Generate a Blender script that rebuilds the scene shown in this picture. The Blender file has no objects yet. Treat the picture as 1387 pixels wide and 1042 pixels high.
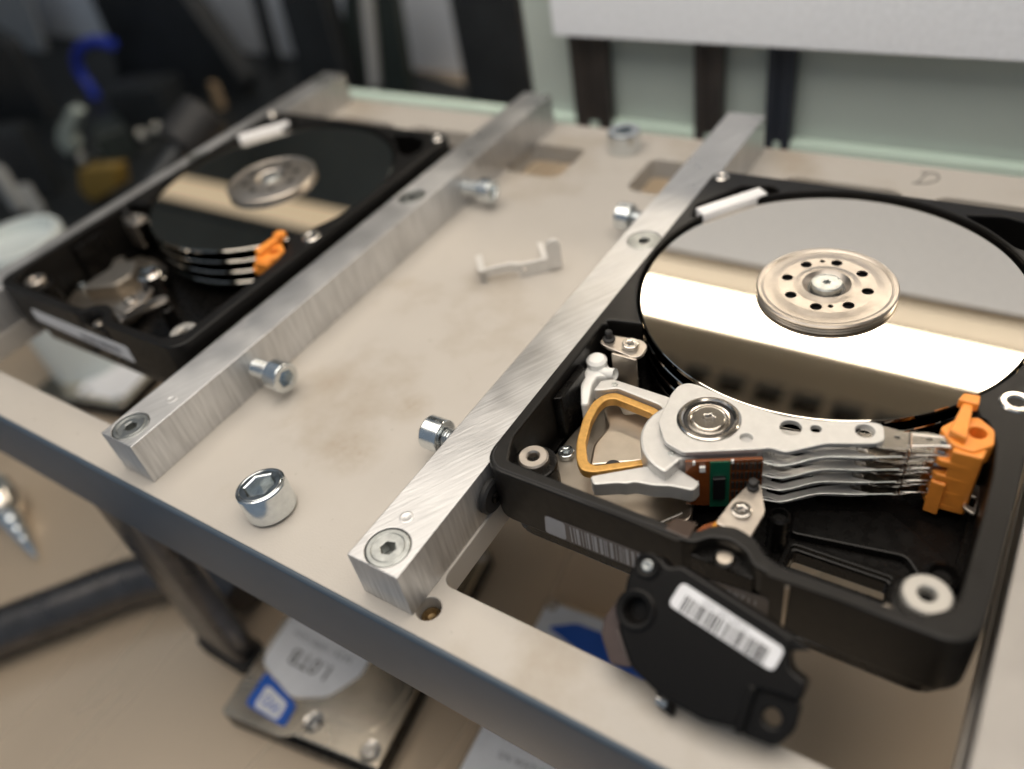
import bpy, bmesh, math, random
from mathutils import Matrix, Vector
random.seed(7)
S = 0.001                      # everything below is written in millimetres
PI = math.pi
sc = bpy.context.scene
COL = sc.collection

# ------------------------------------------------------------------ camera
FPX, IW, IH = 1084.834, 1387.0, 1042.0
CAM = Vector((39.123, -177.314, 132.092))
TGT = Vector((-57.844, -62.751, 0.0))
ROLL = -0.208161
fw = (TGT - CAM).normalized()
_x = fw.cross(Vector((0, 0, 1))).normalized()
_y = fw.cross(_x)
_c, _s = math.cos(ROLL), math.sin(ROLL)
RX = _c * _x - _s * _y
RY = _s * _x + _c * _y
cam = bpy.data.cameras.new('camera')
cam.lens = FPX / IW * 36.0
cam.sensor_width = 36.0
cam.clip_start = 0.01
cam.clip_end = 30.0
cam.dof.use_dof = True
cam.dof.focus_distance = 0.190
cam.dof.aperture_fstop = 5.6
co = bpy.data.objects.new('camera', cam)
COL.objects.link(co)
m = Matrix((RX, -RY, -fw)).transposed().to_4x4()
m.translation = CAM * S
co.matrix_world = m
sc.camera = co

def ray(u, v):
    return (RX * ((u - IW / 2) / FPX) + RY * ((v - IH / 2) / FPX) + fw)
def pz(u, v, z):               # pixel -> point on a level plane
    d = ray(u, v); return CAM + d * ((z - CAM.z) / d.z)
def py(u, v, y):               # pixel -> point on an upright plane facing the front
    d = ray(u, v); return CAM + d * ((y - CAM.y) / d.y)

# ------------------------------------------------------------------ world, exposure
w = bpy.data.worlds.new('World'); sc.world = w; w.use_nodes = True
bg = w.node_tree.nodes['Background']
bg.inputs[0].default_value = (0.50, 0.60, 0.72, 1)
bg.inputs[1].default_value = 0.36
sc.view_settings.view_transform = 'Standard'
sc.view_settings.look = 'None'
sc.view_settings.exposure = 0.0
sc.view_settings.gamma = 1.0
LAMP = 15.0                    # strip light under the hood
LAMP_Z = 400.0
PANEL = 3.4                    # flat ceiling light over the stand

# ------------------------------------------------------------------ materials
MATS = {}
def mat(name, col, rough=0.5, metal=0.0, noise=0.0, nscale=200.0, bump=0.0, bscale=800.0, spec=0.5,
        stretch=None, rot=0.0, rvar=0.0, coat=0.0, emit=None, estr=0.0, aniso=0.0, trans=0.0):
    if name in MATS: return MATS[name]
    M = bpy.data.materials.new(name); M.use_nodes = True
    nt = M.node_tree; b = nt.nodes['Principled BSDF']
    c4 = (col[0], col[1], col[2], 1)
    b.inputs['Base Color'].default_value = c4
    b.inputs['Roughness'].default_value = rough
    b.inputs['Metallic'].default_value = metal
    b.inputs['Specular IOR Level'].default_value = spec
    b.inputs['Coat Weight'].default_value = coat
    b.inputs['Anisotropic'].default_value = aniso
    b.inputs['Transmission Weight'].default_value = trans
    if emit:
        b.inputs['Emission Color'].default_value = (*emit, 1); b.inputs['Emission Strength'].default_value = estr
    if noise or bump or rvar:
        tc = nt.nodes.new('ShaderNodeTexCoord'); mp = nt.nodes.new('ShaderNodeMapping')
        mp.inputs['Rotation'].default_value = (0, 0, rot)
        nt.links.new(tc.outputs['Object'], mp.inputs[0])
        if stretch: mp.inputs['Scale'].default_value = stretch
        if noise:
            n = nt.nodes.new('ShaderNodeTexNoise'); n.inputs['Scale'].default_value = nscale; n.inputs['Detail'].default_value = 5
            nt.links.new(mp.outputs[0], n.inputs['Vector'])
            r = nt.nodes.new('ShaderNodeMapRange'); r.inputs[1].default_value = 0.3; r.inputs[2].default_value = 0.7
            r.inputs[3].default_value = 1 - noise; r.inputs[4].default_value = 1 + noise
            nt.links.new(n.outputs[0], r.inputs[0])
            mx = nt.nodes.new('ShaderNodeVectorMath'); mx.operation = 'SCALE'
            mx.inputs[0].default_value = col
            nt.links.new(r.outputs[0], mx.inputs['Scale']); nt.links.new(mx.outputs[0], b.inputs['Base Color'])
        if rvar:
            n3 = nt.nodes.new('ShaderNodeTexNoise'); n3.inputs['Scale'].default_value = nscale * .7; n3.inputs['Detail'].default_value = 4
            nt.links.new(mp.outputs[0], n3.inputs['Vector'])
            r3 = nt.nodes.new('ShaderNodeMapRange'); r3.inputs[1].default_value = .3; r3.inputs[2].default_value = .7
            r3.inputs[3].default_value = max(0, rough - rvar); r3.inputs[4].default_value = rough + rvar
            nt.links.new(n3.outputs[0], r3.inputs[0]); nt.links.new(r3.outputs[0], b.inputs['Roughness'])
        if bump:
            n2 = nt.nodes.new('ShaderNodeTexNoise'); n2.inputs['Scale'].default_value = bscale; n2.inputs['Detail'].default_value = 4
            nt.links.new(mp.outputs[0], n2.inputs['Vector'])
            bp = nt.nodes.new('ShaderNodeBump'); bp.inputs['Strength'].default_value = bump; bp.inputs['Distance'].default_value = 0.0003
            nt.links.new(n2.outputs[0], bp.inputs['Height']); nt.links.new(bp.outputs[0], b.inputs['Normal'])
    MATS[name] = M
    return M

def bar_material():
    # sawn and filed aluminium: fine diagonal strokes, worn dull and bright zones
    M = bpy.data.materials.new('machined_aluminium'); M.use_nodes = True
    nt = M.node_tree; b = nt.nodes['Principled BSDF']; N = nt.nodes; L = nt.links
    b.inputs['Metallic'].default_value = .78
    tc = N.new('ShaderNodeTexCoord')
    def noise(rot, scl, s, det=3):
        mp = N.new('ShaderNodeMapping'); mp.inputs['Rotation'].default_value = (0, 0, rot); mp.inputs['Scale'].default_value = scl
        mp.vector_type = 'TEXTURE'
        L.new(tc.outputs['Object'], mp.inputs[0])
        n = N.new('ShaderNodeTexNoise'); n.inputs['Scale'].default_value = s; n.inputs['Detail'].default_value = det
        L.new(mp.outputs[0], n.inputs['Vector']); return n
    s1 = noise(math.radians(61), (22, .7, 22), 1500)
    s2 = noise(math.radians(48), (14, 1.0, 14), 800)
    zones = noise(0, (1, 1, 1), 38, 4)
    add = N.new('ShaderNodeMath'); add.operation = 'ADD'; L.new(s1.outputs[0], add.inputs[0]); L.new(s2.outputs[0], add.inputs[1])
    bp = N.new('ShaderNodeBump'); bp.inputs['Strength'].default_value = 0.30; bp.inputs['Distance'].default_value = 0.00012
    L.new(add.outputs[0], bp.inputs['Height']); L.new(bp.outputs[0], b.inputs['Normal'])
    r = N.new('ShaderNodeMapRange'); r.inputs[1].default_value = .35; r.inputs[2].default_value = .65; r.inputs[3].default_value = .27; r.inputs[4].default_value = .48
    L.new(zones.outputs[0], r.inputs[0]); L.new(r.outputs[0], b.inputs['Roughness'])
    cr = N.new('ShaderNodeMapRange'); cr.inputs[1].default_value = .3; cr.inputs[2].default_value = .7; cr.inputs[3].default_value = .38; cr.inputs[4].default_value = .74
    mx = N.new('ShaderNodeMath'); mx.operation = 'MULTIPLY_ADD'; mx.inputs[1].default_value = .5; L.new(s1.outputs[0], mx.inputs[0])
    hz = N.new('ShaderNodeMath'); hz.operation = 'MULTIPLY'; hz.inputs[1].default_value = .5; L.new(zones.outputs[0], hz.inputs[0]); L.new(hz.outputs[0], mx.inputs[2])
    L.new(mx.outputs[0], cr.inputs[0])
    cc = N.new('ShaderNodeCombineColor')
    L.new(cr.outputs[0], cc.inputs[0]); L.new(cr.outputs[0], cc.inputs[1]); L.new(cr.outputs[0], cc.inputs[2])
    L.new(cc.outputs[0], b.inputs['Base Color'])
    return M

def plate_material():
    # light grey paint, handled and dusty, brownish smudges
    M = bpy.data.materials.new('painted_plate'); M.use_nodes = True
    nt = M.node_tree; b = nt.nodes['Principled BSDF']; N = nt.nodes; L = nt.links
    b.inputs['Roughness'].default_value = .42; b.inputs['Specular IOR Level'].default_value = .45
    tc = N.new('ShaderNodeTexCoord')
    big = N.new('ShaderNodeTexNoise'); big.inputs['Scale'].default_value = 16; big.inputs['Detail'].default_value = 6; big.inputs['Roughness'].default_value = .6
    fine = N.new('ShaderNodeTexNoise'); fine.inputs['Scale'].default_value = 1800; fine.inputs['Detail'].default_value = 3
    specks = N.new('ShaderNodeTexNoise'); specks.inputs['Scale'].default_value = 420; specks.inputs['Detail'].default_value = 2
    for n in (big, fine, specks): L.new(tc.outputs['Object'], n.inputs['Vector'])
    ramp = N.new('ShaderNodeValToRGB')
    e = ramp.color_ramp.elements
    e[0].position = .30; e[0].color = (.345, .295, .235, 1); e[1].position = .46; e[1].color = (.455, .425, .385, 1)
    e.new(.75).color = (.49, .46, .42, 1)
    L.new(big.outputs[0], ramp.inputs[0])
    sp = N.new('ShaderNodeMapRange'); sp.inputs[1].default_value = .73; sp.inputs[2].default_value = .80; sp.inputs[3].default_value = 0; sp.inputs[4].default_value = .35
    L.new(specks.outputs[0], sp.inputs[0])
    mix = N.new('ShaderNodeMix'); mix.data_type = 'RGBA'; mix.inputs[7].default_value = (.16, .13, .10, 1)
    L.new(sp.outputs[0], mix.inputs[0]); L.new(ramp.outputs[0], mix.inputs[6])
    # two finger-smudge stains with their own shape
    sepx = N.new('ShaderNodeMapping'); 
    L.new(tc.outputs['Object'], sepx.inputs[0])
    prev = mix.outputs[2]
    for (cx, cy, rad) in ((-.096, -.088, .011), (-.092, -.068, .008), (-.060, -.100, .009)):
        d = N.new('ShaderNodeVectorMath'); d.operation = 'DISTANCE'; d.inputs[1].default_value = (cx, cy, 0)
        fl = N.new('ShaderNodeVectorMath'); fl.operation = 'MULTIPLY'; fl.inputs[1].default_value = (1, 1, 0)
        L.new(tc.outputs['Object'], fl.inputs[0]); L.new(fl.outputs[0], d.inputs[0])
        mr = N.new('ShaderNodeMapRange'); mr.inputs[1].default_value = 0; mr.inputs[2].default_value = rad; mr.inputs[3].default_value = .8; mr.inputs[4].default_value = 0
        L.new(d.outputs['Value'], mr.inputs[0])
        mu = N.new('ShaderNodeMath'); mu.operation = 'MULTIPLY'; L.new(mr.outputs[0], mu.inputs[0]); L.new(specks.outputs[0], mu.inputs[1])
        mm = N.new('ShaderNodeMix'); mm.data_type = 'RGBA'; mm.inputs[7].default_value = (.27, .20, .12, 1)
        L.new(mu.outputs[0], mm.inputs[0]); L.new(prev, mm.inputs[6]); prev = mm.outputs[2]
    L.new(prev, b.inputs['Base Color'])
    bp = N.new('ShaderNodeBump'); bp.inputs['Strength'].default_value = .15; bp.inputs['Distance'].default_value = .0002
    L.new(fine.outputs[0], bp.inputs['Height']); L.new(bp.outputs[0], b.inputs['Normal'])
    return M

ALU = bar_material()
PAINT = plate_material()
FLANGE = mat('flange_shade_tone', (.066, .088, .115), .38, spec=.3, noise=.05, nscale=90, bump=.1, bscale=1500)  # front fold's shade and cool light put into a darker, bluer colour
ZINC = mat('zinc_steel', (.70, .74, .76), .20, 1, noise=.06, nscale=700, rvar=.07)
ZINCDULL = mat('dull_steel', (.55, .57, .56), .34, 1, noise=.12, nscale=900, rvar=.08)
SATIN = mat('satin_stainless', (.55, .50, .445), .36, 1, noise=.05, nscale=500, rvar=.05)
BRIGHT = mat('bright_stainless', (.68, .65, .61), .16, 1, noise=.03, nscale=400)
BEIGE = mat('nickel_plate', (.52, .465, .395), .36, 1, noise=.06, nscale=300, bump=.05)
ARM = mat('cast_aluminium_arm', (.60, .595, .58), .42, .5, noise=.04, nscale=600, bump=.12, bscale=2500)
BLACK = mat('black_ecoat', (.004, .0036, .0034), .28, 0, noise=.15, nscale=500, bump=.06, bscale=1800, rvar=.06, spec=.22)
DECK = mat('black_ecoat_deck', (.005, .0044, .004), .38, 0, noise=.12, nscale=700, bump=.05, bscale=2500, rvar=.05, spec=.3)
PLASTIC = mat('black_plastic', (.0055, .005, .0048), .36, 0, noise=.1, nscale=900, bump=.12, bscale=2200, spec=.2)
MIRROR = mat('platter_mirror', (.80, .755, .685), .007, 1)
COPPER = mat('enamelled_copper', (.56, .315, .085), .38, .45, noise=.12, nscale=900, bump=.2, bscale=2500)
ORANGE = mat('orange_plastic', (.86, .30, .045), .38, noise=.08, nscale=300)
WHITEP = mat('white_plastic', (.80, .80, .78), .35, noise=.03, nscale=300)
FILTER = mat('white_filter_felt', (.82, .82, .83), .9, noise=.06, nscale=1500, bump=.4, bscale=2500)
PAPER = mat('white_label', (.78, .79, .82), .45, noise=.04, nscale=250)
DIMPAPER = mat('grey_label', (.36, .37, .40), .42, noise=.05, nscale=250)
SMOKE = mat('smoked_label', (.10, .09, .09), .35, noise=.15, nscale=400)
INK = mat('black_ink', (.02, .02, .022), .5)
GREYINK = mat('grey_ink', (.22, .23, .25), .5)
BLUE = mat('blue_print', (.015, .11, .52), .4, noise=.05, nscale=250)
FLEXB = mat('brown_flex', (.20, .055, .012), .25, coat=.4, noise=.1, nscale=700)
AMBER = mat('amber_flex', (.75, .33, .03), .3, coat=.4)
GREEN = mat('green_board', (.008, .11, .06), .3, coat=.3, noise=.1, nscale=900)
CHIP = mat('black_chip', (.008, .008, .009), .28)
RUBBER = mat('black_rubber', (.012, .012, .013), .6, noise=.1, nscale=800)
TUBE = mat('dark_steel_tube', (.105, .10, .10), .30, .75, noise=.18, nscale=120, rvar=.06)
TABLE = mat('brushed_steel_table', (.70, .565, .42), .26, .4, noise=.05, nscale=14, rvar=.05, stretch=(1, .15, 1))
COVER = mat('drive_cover_steel', (.86, .76, .62), .24, 1, noise=.04, nscale=60, rvar=.05, bump=.02, bscale=300)

# ------------------------------------------------------------------ mesh helpers (mm)
def circle(cx, cy, r, n=32, a0=0.0, a1=2 * PI, close=True):
    k = n if close else n + 1
    return [(cx + r * math.cos(a0 + (a1 - a0) * i / n), cy + r * math.sin(a0 + (a1 - a0) * i / n)) for i in range(k)]
def rrect(x0, y0, x1, y1, r, n=6):
    if not isinstance(r, (tuple, list)): r = (r,) * 4
    P = []
    for (cx, cy, a, rr) in ((x0 + r[0], y0 + r[0], PI, r[0]), (x1 - r[1], y0 + r[1], 1.5 * PI, r[1]), (x1 - r[2], y1 - r[2], 0, r[2]), (x0 + r[3], y1 - r[3], .5 * PI, r[3])):
        P += circle(cx, cy, rr, n, a, a + PI / 2, False)
    return P
def rounded(pts, r=1.0, n=4):
    # round every corner of a polygon
    out = []; k = len(pts)
    for i in range(k):
        a, b, c = Vector(pts[i - 1]), Vector(pts[i]), Vector(pts[(i + 1) % k])
        d1, d2 = (a - b), (c - b)
        t = min(r, d1.length * .45, d2.length * .45)
        p1, p2 = b + d1.normalized() * t, b + d2.normalized() * t
        for j in range(n + 1):
            s = j / n
            q = p1 * (1 - s) ** 2 + b * 2 * s * (1 - s) + p2 * s ** 2
            out.append((q.x, q.y))
    return out
def hexa(cx, cy, r, a=0): return circle(cx, cy, r, 6, a, a + 2 * PI)
def star(cx, cy, r, n=6):
    return [(cx + (r if i % 2 else r * .68) * math.cos(PI * i / n), cy + (r if i % 2 else r * .68) * math.sin(PI * i / n)) for i in range(2 * n)]

def prism_mesh(outer, holes=(), z0=0.0, z1=1.0, bevel=0.0):
    cu = bpy.data.curves.new('tmp', 'CURVE'); cu.dimensions = '2D'; cu.fill_mode = 'BOTH'
    for loop in [outer] + list(holes):
        sp = cu.splines.new('POLY'); sp.points.add(len(loop) - 1); sp.use_cyclic_u = True; sp.use_smooth = False
        for p, q in zip(sp.points, loop): p.co = (q[0], q[1], 0, 1)
    h = (z1 - z0) / 2
    bevel = min(bevel, h * .95)
    cu.extrude = h - bevel; cu.bevel_depth = bevel; cu.bevel_resolution = 1 if bevel else 0
    if bevel: cu.offset = -bevel
    ob = bpy.data.objects.new('tmp', cu)
    me = bpy.data.meshes.new_from_object(ob)
    bpy.data.objects.remove(ob); bpy.data.curves.remove(cu)
    me.transform(Matrix.Translation((0, 0, (z0 + z1) / 2)))
    return me
def tube_mesh(pts, r, res=6, smooth=True):
    cu = bpy.data.curves.new('tmp', 'CURVE'); cu.dimensions = '3D'; cu.bevel_depth = r; cu.bevel_resolution = res; cu.use_fill_caps = True
    sp = cu.splines.new('POLY'); sp.points.add(len(pts) - 1)
    for p, q in zip(sp.points, pts): p.co = (q[0], q[1], q[2], 1)
    ob = bpy.data.objects.new('tmp', cu); me = bpy.data.meshes.new_from_object(ob)
    bpy.data.objects.remove(ob); bpy.data.curves.remove(cu); return me
def text_mesh(body, size, ext=.03):
    cu = bpy.data.curves.new('tmp', 'FONT'); cu.body = body; cu.size = size; cu.extrude = ext
    cu.align_x = 'CENTER'; cu.align_y = 'CENTER'; cu.resolution_u = 3
    ob = bpy.data.objects.new('tmp', cu); me = bpy.data.meshes.new_from_object(ob)
    bpy.data.objects.remove(ob); bpy.data.curves.remove(cu); return me
def smooth_path(pts, n=6):
    out = []; P = [Vector(p) for p in pts]; P = [P[0] * 2 - P[1]] + P + [P[-1] * 2 - P[-2]]
    for i in range(1, len(P) - 2):
        a, b, c, d = P[i - 1:i + 3]
        for j in range(n):
            t = j / n
            out.append(.5 * ((2 * b) + (c - a) * t + (2 * a - 5 * b + 4 * c - d) * t * t + (3 * b - a - 3 * c + d) * t ** 3))
    out.append(P[-2]); return out

class MB:
    def __init__(s): s.bm = bmesh.new()
    def mesh(s, me, M=None):
        if M is not None: me.transform(M)
        s.bm.from_mesh(me); bpy.data.meshes.remove(me); return s
    def prism(s, outer, z0, z1, holes=(), bevel=0.0, M=None): return s.mesh(prism_mesh(outer, holes, z0, z1, bevel), M)
    def tube(s, pts, r, res=5, M=None): return s.mesh(tube_mesh(pts, r, res), M)
    def text(s, body, size, M=None, ext=.03): return s.mesh(text_mesh(body, size, ext), M)
    def box(s, x0, x1, y0, y1, z0, z1, bevel=0.0, M=None):
        return s.prism([(x0, y0), (x1, y0), (x1, y1), (x0, y1)], z0, z1, (), bevel, M)
    def lathe(s, prof, n=40, M=None, close=True):
        # prof: (radius, z) from the bottom outside to the top inside
        bm = s.bm; M = M or Matrix()
        rings = []
        for r, z in prof:
            if r < 1e-6: rings.append([bm.verts.new(M @ Vector((0, 0, z)))])
            else: rings.append([bm.verts.new(M @ Vector((r * math.cos(2 * PI * i / n), r * math.sin(2 * PI * i / n), z))) for i in range(n)])
        for a, b in zip(rings[:-1], rings[1:]):
            for i in range(n):
                j = (i + 1) % n
                try:
                    if len(a) == 1: bm.faces.new((a[0], b[j], b[i])[::-1])
                    elif len(b) == 1: bm.faces.new((a[i], a[j], b[0]))
                    else: bm.faces.new((a[i], a[j], b[j], b[i]))
                except ValueError: pass
        return s
    def build(s, name, material, parent=None, off=(0, 0, 0), M=None, ang=21):
        me = bpy.data.meshes.new(name)
        bmesh.ops.remove_doubles(s.bm, verts=s.bm.verts, dist=1e-4)
        bmesh.ops.recalc_face_normals(s.bm, faces=s.bm.faces)
        s.bm.to_mesh(me); s.bm.free()
        me.transform(Matrix.Scale(S, 4))
        for p in me.polygons: p.use_smooth = True
        me.set_sharp_from_angle(angle=math.radians(ang))
        me.materials.append(material)
        o = bpy.data.objects.new(name, me); COL.objects.link(o)
        o.location = Vector(off) * S
        if M is not None:
            Ms = M.copy(); Ms.translation = M.translation * S; o.matrix_local = Ms
        if parent: o.parent = parent
        return o

def tag(o, label, cat, group=None, kind=None):
    if label: o['label'] = label
    if cat: o['category'] = cat
    if group: o['group'] = group
    if kind: o['kind'] = kind
    return o
def thing(name, label, cat, loc=(0, 0, 0), group=None, rot=(0, 0, 0)):
    o = bpy.data.objects.new(name, None); COL.objects.link(o); o.empty_display_size = .01
    o.location = Vector(loc) * S; o.rotation_euler = rot
    return tag(o, label, cat, group)
def structure(o): o['kind'] = 'structure'; return o
T = Matrix.Translation
def Rot(a, ax): return Matrix.Rotation(math.radians(a), 4, ax)

# ------------------------------------------------------------------ the setting
ZP, ZT, TAB = -16.03, -2.0, -152.0
mb = MB(); mb.box(-1500, 900, -222, 900, TAB - 12, TAB); structure(mb.build('table_top', TABLE))
WALL = mat('grey_back_wall', (.58, .56, .50), .6, noise=.05, nscale=6)
mb = MB(); mb.box(-420, 900, 900, 915, TAB, LAMP_Z + 12); structure(mb.build('back_wall', WALL))
DARKW = mat('dark_side_wall', (.17, .17, .145), .6, noise=.15, nscale=5)
mb = MB(); mb.box(-1500, -423, 905, 920, TAB, 900); mb.box(-1515, -1500, -700, 920, TAB, 900); structure(mb.build('dark_wall', DARKW))
# hood ceiling with a row of square vents, lamp channel beyond them
CEIL = mat('hood_ceiling_paint', (.30, .29, .26), .55, noise=.04, nscale=8)
z0 = LAMP_Z
vents = []
for k in range(-3, 16):
    cx = -262 + 35.2 * k
    vents.append([(cx - 14, 352), (cx + 14, 352), (cx + 14, 381), (cx - 14, 381)])
mb = MB(); mb.prism([(-420, -340), (900, -340), (900, 438), (-420, 438)], z0, z0 + 12, vents)
structure(mb.build('hood_ceiling', CEIL))
BACKP = mat('hood_back_paint', (.50, .47, .41), .6, noise=.03, nscale=6)
mb = MB(); pf = [(502, z0 + 10), (502, z0), (560, z0 - 14), (650, z0 - 60), (760, z0 - 150), (840, z0 - 260), (898, z0 - 400), (898, z0 + 10)]
mb.prism(pf[::-1], -420, 900, (), 0, Matrix(((0, 0, 1, 0), (1, 0, 0, 0), (0, 1, 0, 0), (0, 0, 0, 1)))); structure(mb.build('hood_back', BACKP))
VENT = mat('vent_blocker_dark', (.02, .02, .02), .8)
mb = MB(); mb.box(-420, 900, 330, 400, z0 + 12.1, z0 + 16); structure(mb.build('vent_blocker', VENT))  # dark strip added behind the vents, blocks world light so the holes look dark
LAMPM = mat('lamp_diffuser', (.9, .9, .9), .5, emit=(1.0, .87, .70), estr=LAMP)
HOUS = mat('lamp_housing_paint', (.72, .70, .66), .45)
t = thing('strip_light', 'long warm white strip light under the hood above the stand', 'lamp', (0, 0, z0))
MB().box(-395, 560, 443, 492, -2.5, -1, .3).build('diffuser', LAMPM, t)
MB().box(-400, 565, 439, 496, -.5, 14).build('housing', HOUS, t)
MB().box(-400, 565, 497.5, 500, -34, -1).build('reflector_lip', mat('lip_paint', (.11, .105, .095), .5), t)
PANM = mat('panel_diffuser', (.9, .9, .9), .5, emit=(1.0, .91, .80), estr=PANEL)
t = thing('panel_light', 'flat square ceiling light under the hood above the stand', 'lamp', (-60, 20, z0))
MB().box(-310, 290, -320, 110, -3, -1.5, .3).build('diffuser', PANM, t)
MB().box(-315, 295, -325, 115, -1.4, -.1).build('frame', HOUS, t)
BANDGLOW = mat('band_glow', (.8, .78, .7), .5, emit=(1.0, .80, .55), estr=.62)  # dim glow added to give the beige band mirrored in the left platter
t = thing('strip_light', 'faint warm glow strip added far to the left, beyond the bright one', 'lamp', (0, 0, z0))
MB().box(-1400, -640, 443, 492, -8, -1, 1).build('diffuser', BANDGLOW, t)
MB().box(-1405, -635, 439, 496, -.5, 14).build('housing', mat('band_glow_back', (.05, .05, .05), .5), t)

# ------------------------------------------------------------------ the work stand: plate, flange, legs
PX0, PX1, PY0, PY1 = -277.0, 72.0, -124.1, 101.5
stand = thing('work_stand', 'light grey steel stand plate with cut-outs on dark tube legs', 'stand', (-102, -12, TAB))
so = (102, 12, -TAB)
MIR = -204.3                   # mirror: x -> MIR - x
def mirr(poly): return [(MIR - x, y) for x, y in poly][::-1]
openR = rrect(-49.4, -110.9, 53.0, 44, 3)
pk1 = rrect(-142.0, 58.0, -116.5, 82.5, (5, 5, 3, 3))
pkb1 = rrect(-37.5, 56, 3.5, 83.0, 6); pkb2 = rrect(11.5, 56, 53, 83.0, 6)
small = [circle(-47.9, -117.6, 2.9, 20)]
holes = [openR, mirr(openR), pk1, mirr(pk1), pkb1, pkb2, mirr(pkb1), mirr(pkb2)] + small
plate = MB().prism(rrect(PX0, PY0, PX1, PY1, 2), ZP - 8, ZP, holes, .35).build('plate', PAINT, stand, so)
# hand-written letter on the plate
pts = smooth_path([(4.4, 89.5, 0), (5.2, 93, 0), (5.9, 96.4, 0)], 3)
mk = MB().tube([(p[0], p[1], ZP + .02) for p in smooth_path([(5.0, 89.2, 0), (5.6, 92.6, 0), (6.4, 96.4, 0)], 4)], .22, 2)
mk.tube([(p[0], p[1], ZP + .02) for p in smooth_path([(4.6, 96.2, 0), (8.0, 96.9, 0), (10.2, 95.6, 0), (10.4, 92.8, 0), (8.4, 90.2, 0), (5.0, 88.9, 0), (3.6, 89.0, 0)], 5)], .22, 2)
MB().lathe([(2.3, ZP - 7), (2.3, ZP - 3), (1.6, ZP - 2.4), (.9, ZP - 3.4), (0, ZP - 3.6)], 18, T((-47.9, -117.6, 0))).build('threaded_insert', mat('old_brass', (.20, .14, .07), .4, .8, noise=.3, nscale=900), plate)
lm = mk.build('letter_mark', INK, plate); lm['label'] = 'hand-written letter D in black pen'
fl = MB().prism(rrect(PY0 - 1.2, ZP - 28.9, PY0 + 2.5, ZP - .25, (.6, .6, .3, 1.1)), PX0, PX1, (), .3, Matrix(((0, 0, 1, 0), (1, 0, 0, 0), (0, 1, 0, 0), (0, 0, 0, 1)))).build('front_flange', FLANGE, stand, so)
for (lx, ly) in ((-191, -116.4), (62, -116.4), (-191, 90), (62, 90)):
    MB().prism(rrect(lx - 15, ly - 5.4, lx + 15, ly + 5.4, 5), TAB + 3, ZP - 8.2, (), .3).build('leg', TUBE, stand, so)
    MB().prism(rrect(lx - 16.5, ly - 6.8, lx + 16.5, ly + 6.8, 6), TAB + .1, TAB + 6, (), .8).build('foot', RUBBER, stand, so)
bt = smooth_path([(-196, -96, TAB + 13), (-222, -98, TAB + 13), (-248, -116, TAB + 13), (-268, -142, TAB + 13), (-290, -172, TAB + 13), (-310, -205, TAB + 13)], 6)
MB().tube(bt, 10.5, 8).build('base_tube', TUBE, stand, so)

# ------------------------------------------------------------------ aluminium bars
def bar(label, x0, x1, csk, pins, y0=-120.65, y1=98.0, mt=None):
    cx = (x0 + x1) / 2
    r = thing('aluminium_bar', label, 'metal bar', (cx, (y0 + y1) / 2, ZP), 'aluminium clamping bars')
    ym = (y0 + y1) / 2; h = ZT - ZP; hw = (x1 - x0) / 2
    hl = [circle(x - cx, y - ym, 5.15, 36) for x, y in csk]
    MB().prism([(-hw, y0 - ym), (hw, y0 - ym), (hw, y1 - ym), (-hw, y1 - ym)], 0.02, h, hl, .22).build('bar', mt or ALU, r)
    for x, y in csk:
        b = MB(); M = T((x - cx, y - ym, 0))
        b.prism(circle(0, 0, 4.95, 36), h - 3.2, h - .18, [hexa(0, 0, 1.75, .3)], .25, M)
        b.lathe([(4.9, .2), (4.9, h - 3.15), (0, h - 3.15)], 24, M)
        b.lathe([(3.9, h - .17), (3.75, h - .08), (3.6, h - .17)], 36, M)
        b.build('countersunk_screw', mat('grey_zinc', (.36, .375, .365), .38, 1, noise=.15, nscale=900, rvar=.08), r)
    for x, y in pins:
        MB().lathe([(1.7, h - .3), (1.7, h + .06), (1.3, h + .16), (.5, h + .02), (0, h - .05)], 20, T((x - cx, y - ym, 0))).build('pin', ALU, r)
    return r
bar('sawn aluminium bar against the left side of the sharp right-hand drive', -63.8, -49.95, [(-56.8, -115.2), (-56.4, 10.0)], [(-58.0, -107.0)])
bar('aluminium bar between the blurred left drive and the middle of the plate', -153.4, -140.3, [(-147.6, -115.2), (-147.2, 10.0)], [(-145.0, -103.0)])
bar('aluminium bar along the far left edge, outside the blurred drive', -271.0, -257.6, [(-265.5, 10.0), (-266.5, 90.0)], [])
bar('aluminium bar at the right edge, mostly cut off by the frame', 53.3, 67.0, [(60, -115.2), (60, 10)], [], mt=mat('dull_aluminium', (.34, .325, .31), .5, .6, noise=.06, nscale=120, bump=.08, bscale=1500))

# ------------------------------------------------------------------ cap screws
def cap_screw(label, loc, rot, hr, hh, sr, sl, group):
    r = thing('cap_screw', label, 'screw', loc, group, rot)
    b = MB(); b.prism(circle(0, 0, hr, 40), 0, hh, [hexa(0, 0, hr * .58, .2)], hr * .09)
    b.lathe([(hr * .7, hh * .3), (hr * .7, hh * .38), (0, hh * .34)], 24)
    # rolled edge mark on the head
    b.lathe([(hr * .86, hh - .01), (hr * .84, hh + .07), (hr * .80, hh - .01)], 40)
    b.build('head', ZINC, r)
    prof = [(0, -sl), (sr * .8, -sl)]
    n = int(sl / .8)
    for i in range(n):
        z = -sl + .1 + i * .8; prof += [(sr * .86, z), (sr, z + .35), (sr, z + .45)]
    prof += [(sr * .86, -.02), (0, -.02)]
    MB().lathe(prof, 24).build('threaded_shank', ZINC, r)
    return r
hp = math.pi / 2
cap_screw('socket head screw in the near end of the right bar, head pointing left', (-69.6, -78.6, -8.8), (0, -hp, 0), 4.5, 5.4, 2.6, 9, 'clamping screws through the bars')
cap_screw('small socket head screw at the far part of the right bar', (-70.6, 30.4, -8.8), (0, -hp, 0), 4.4, 5.0, 2.6, 9, 'clamping screws through the bars')
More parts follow.
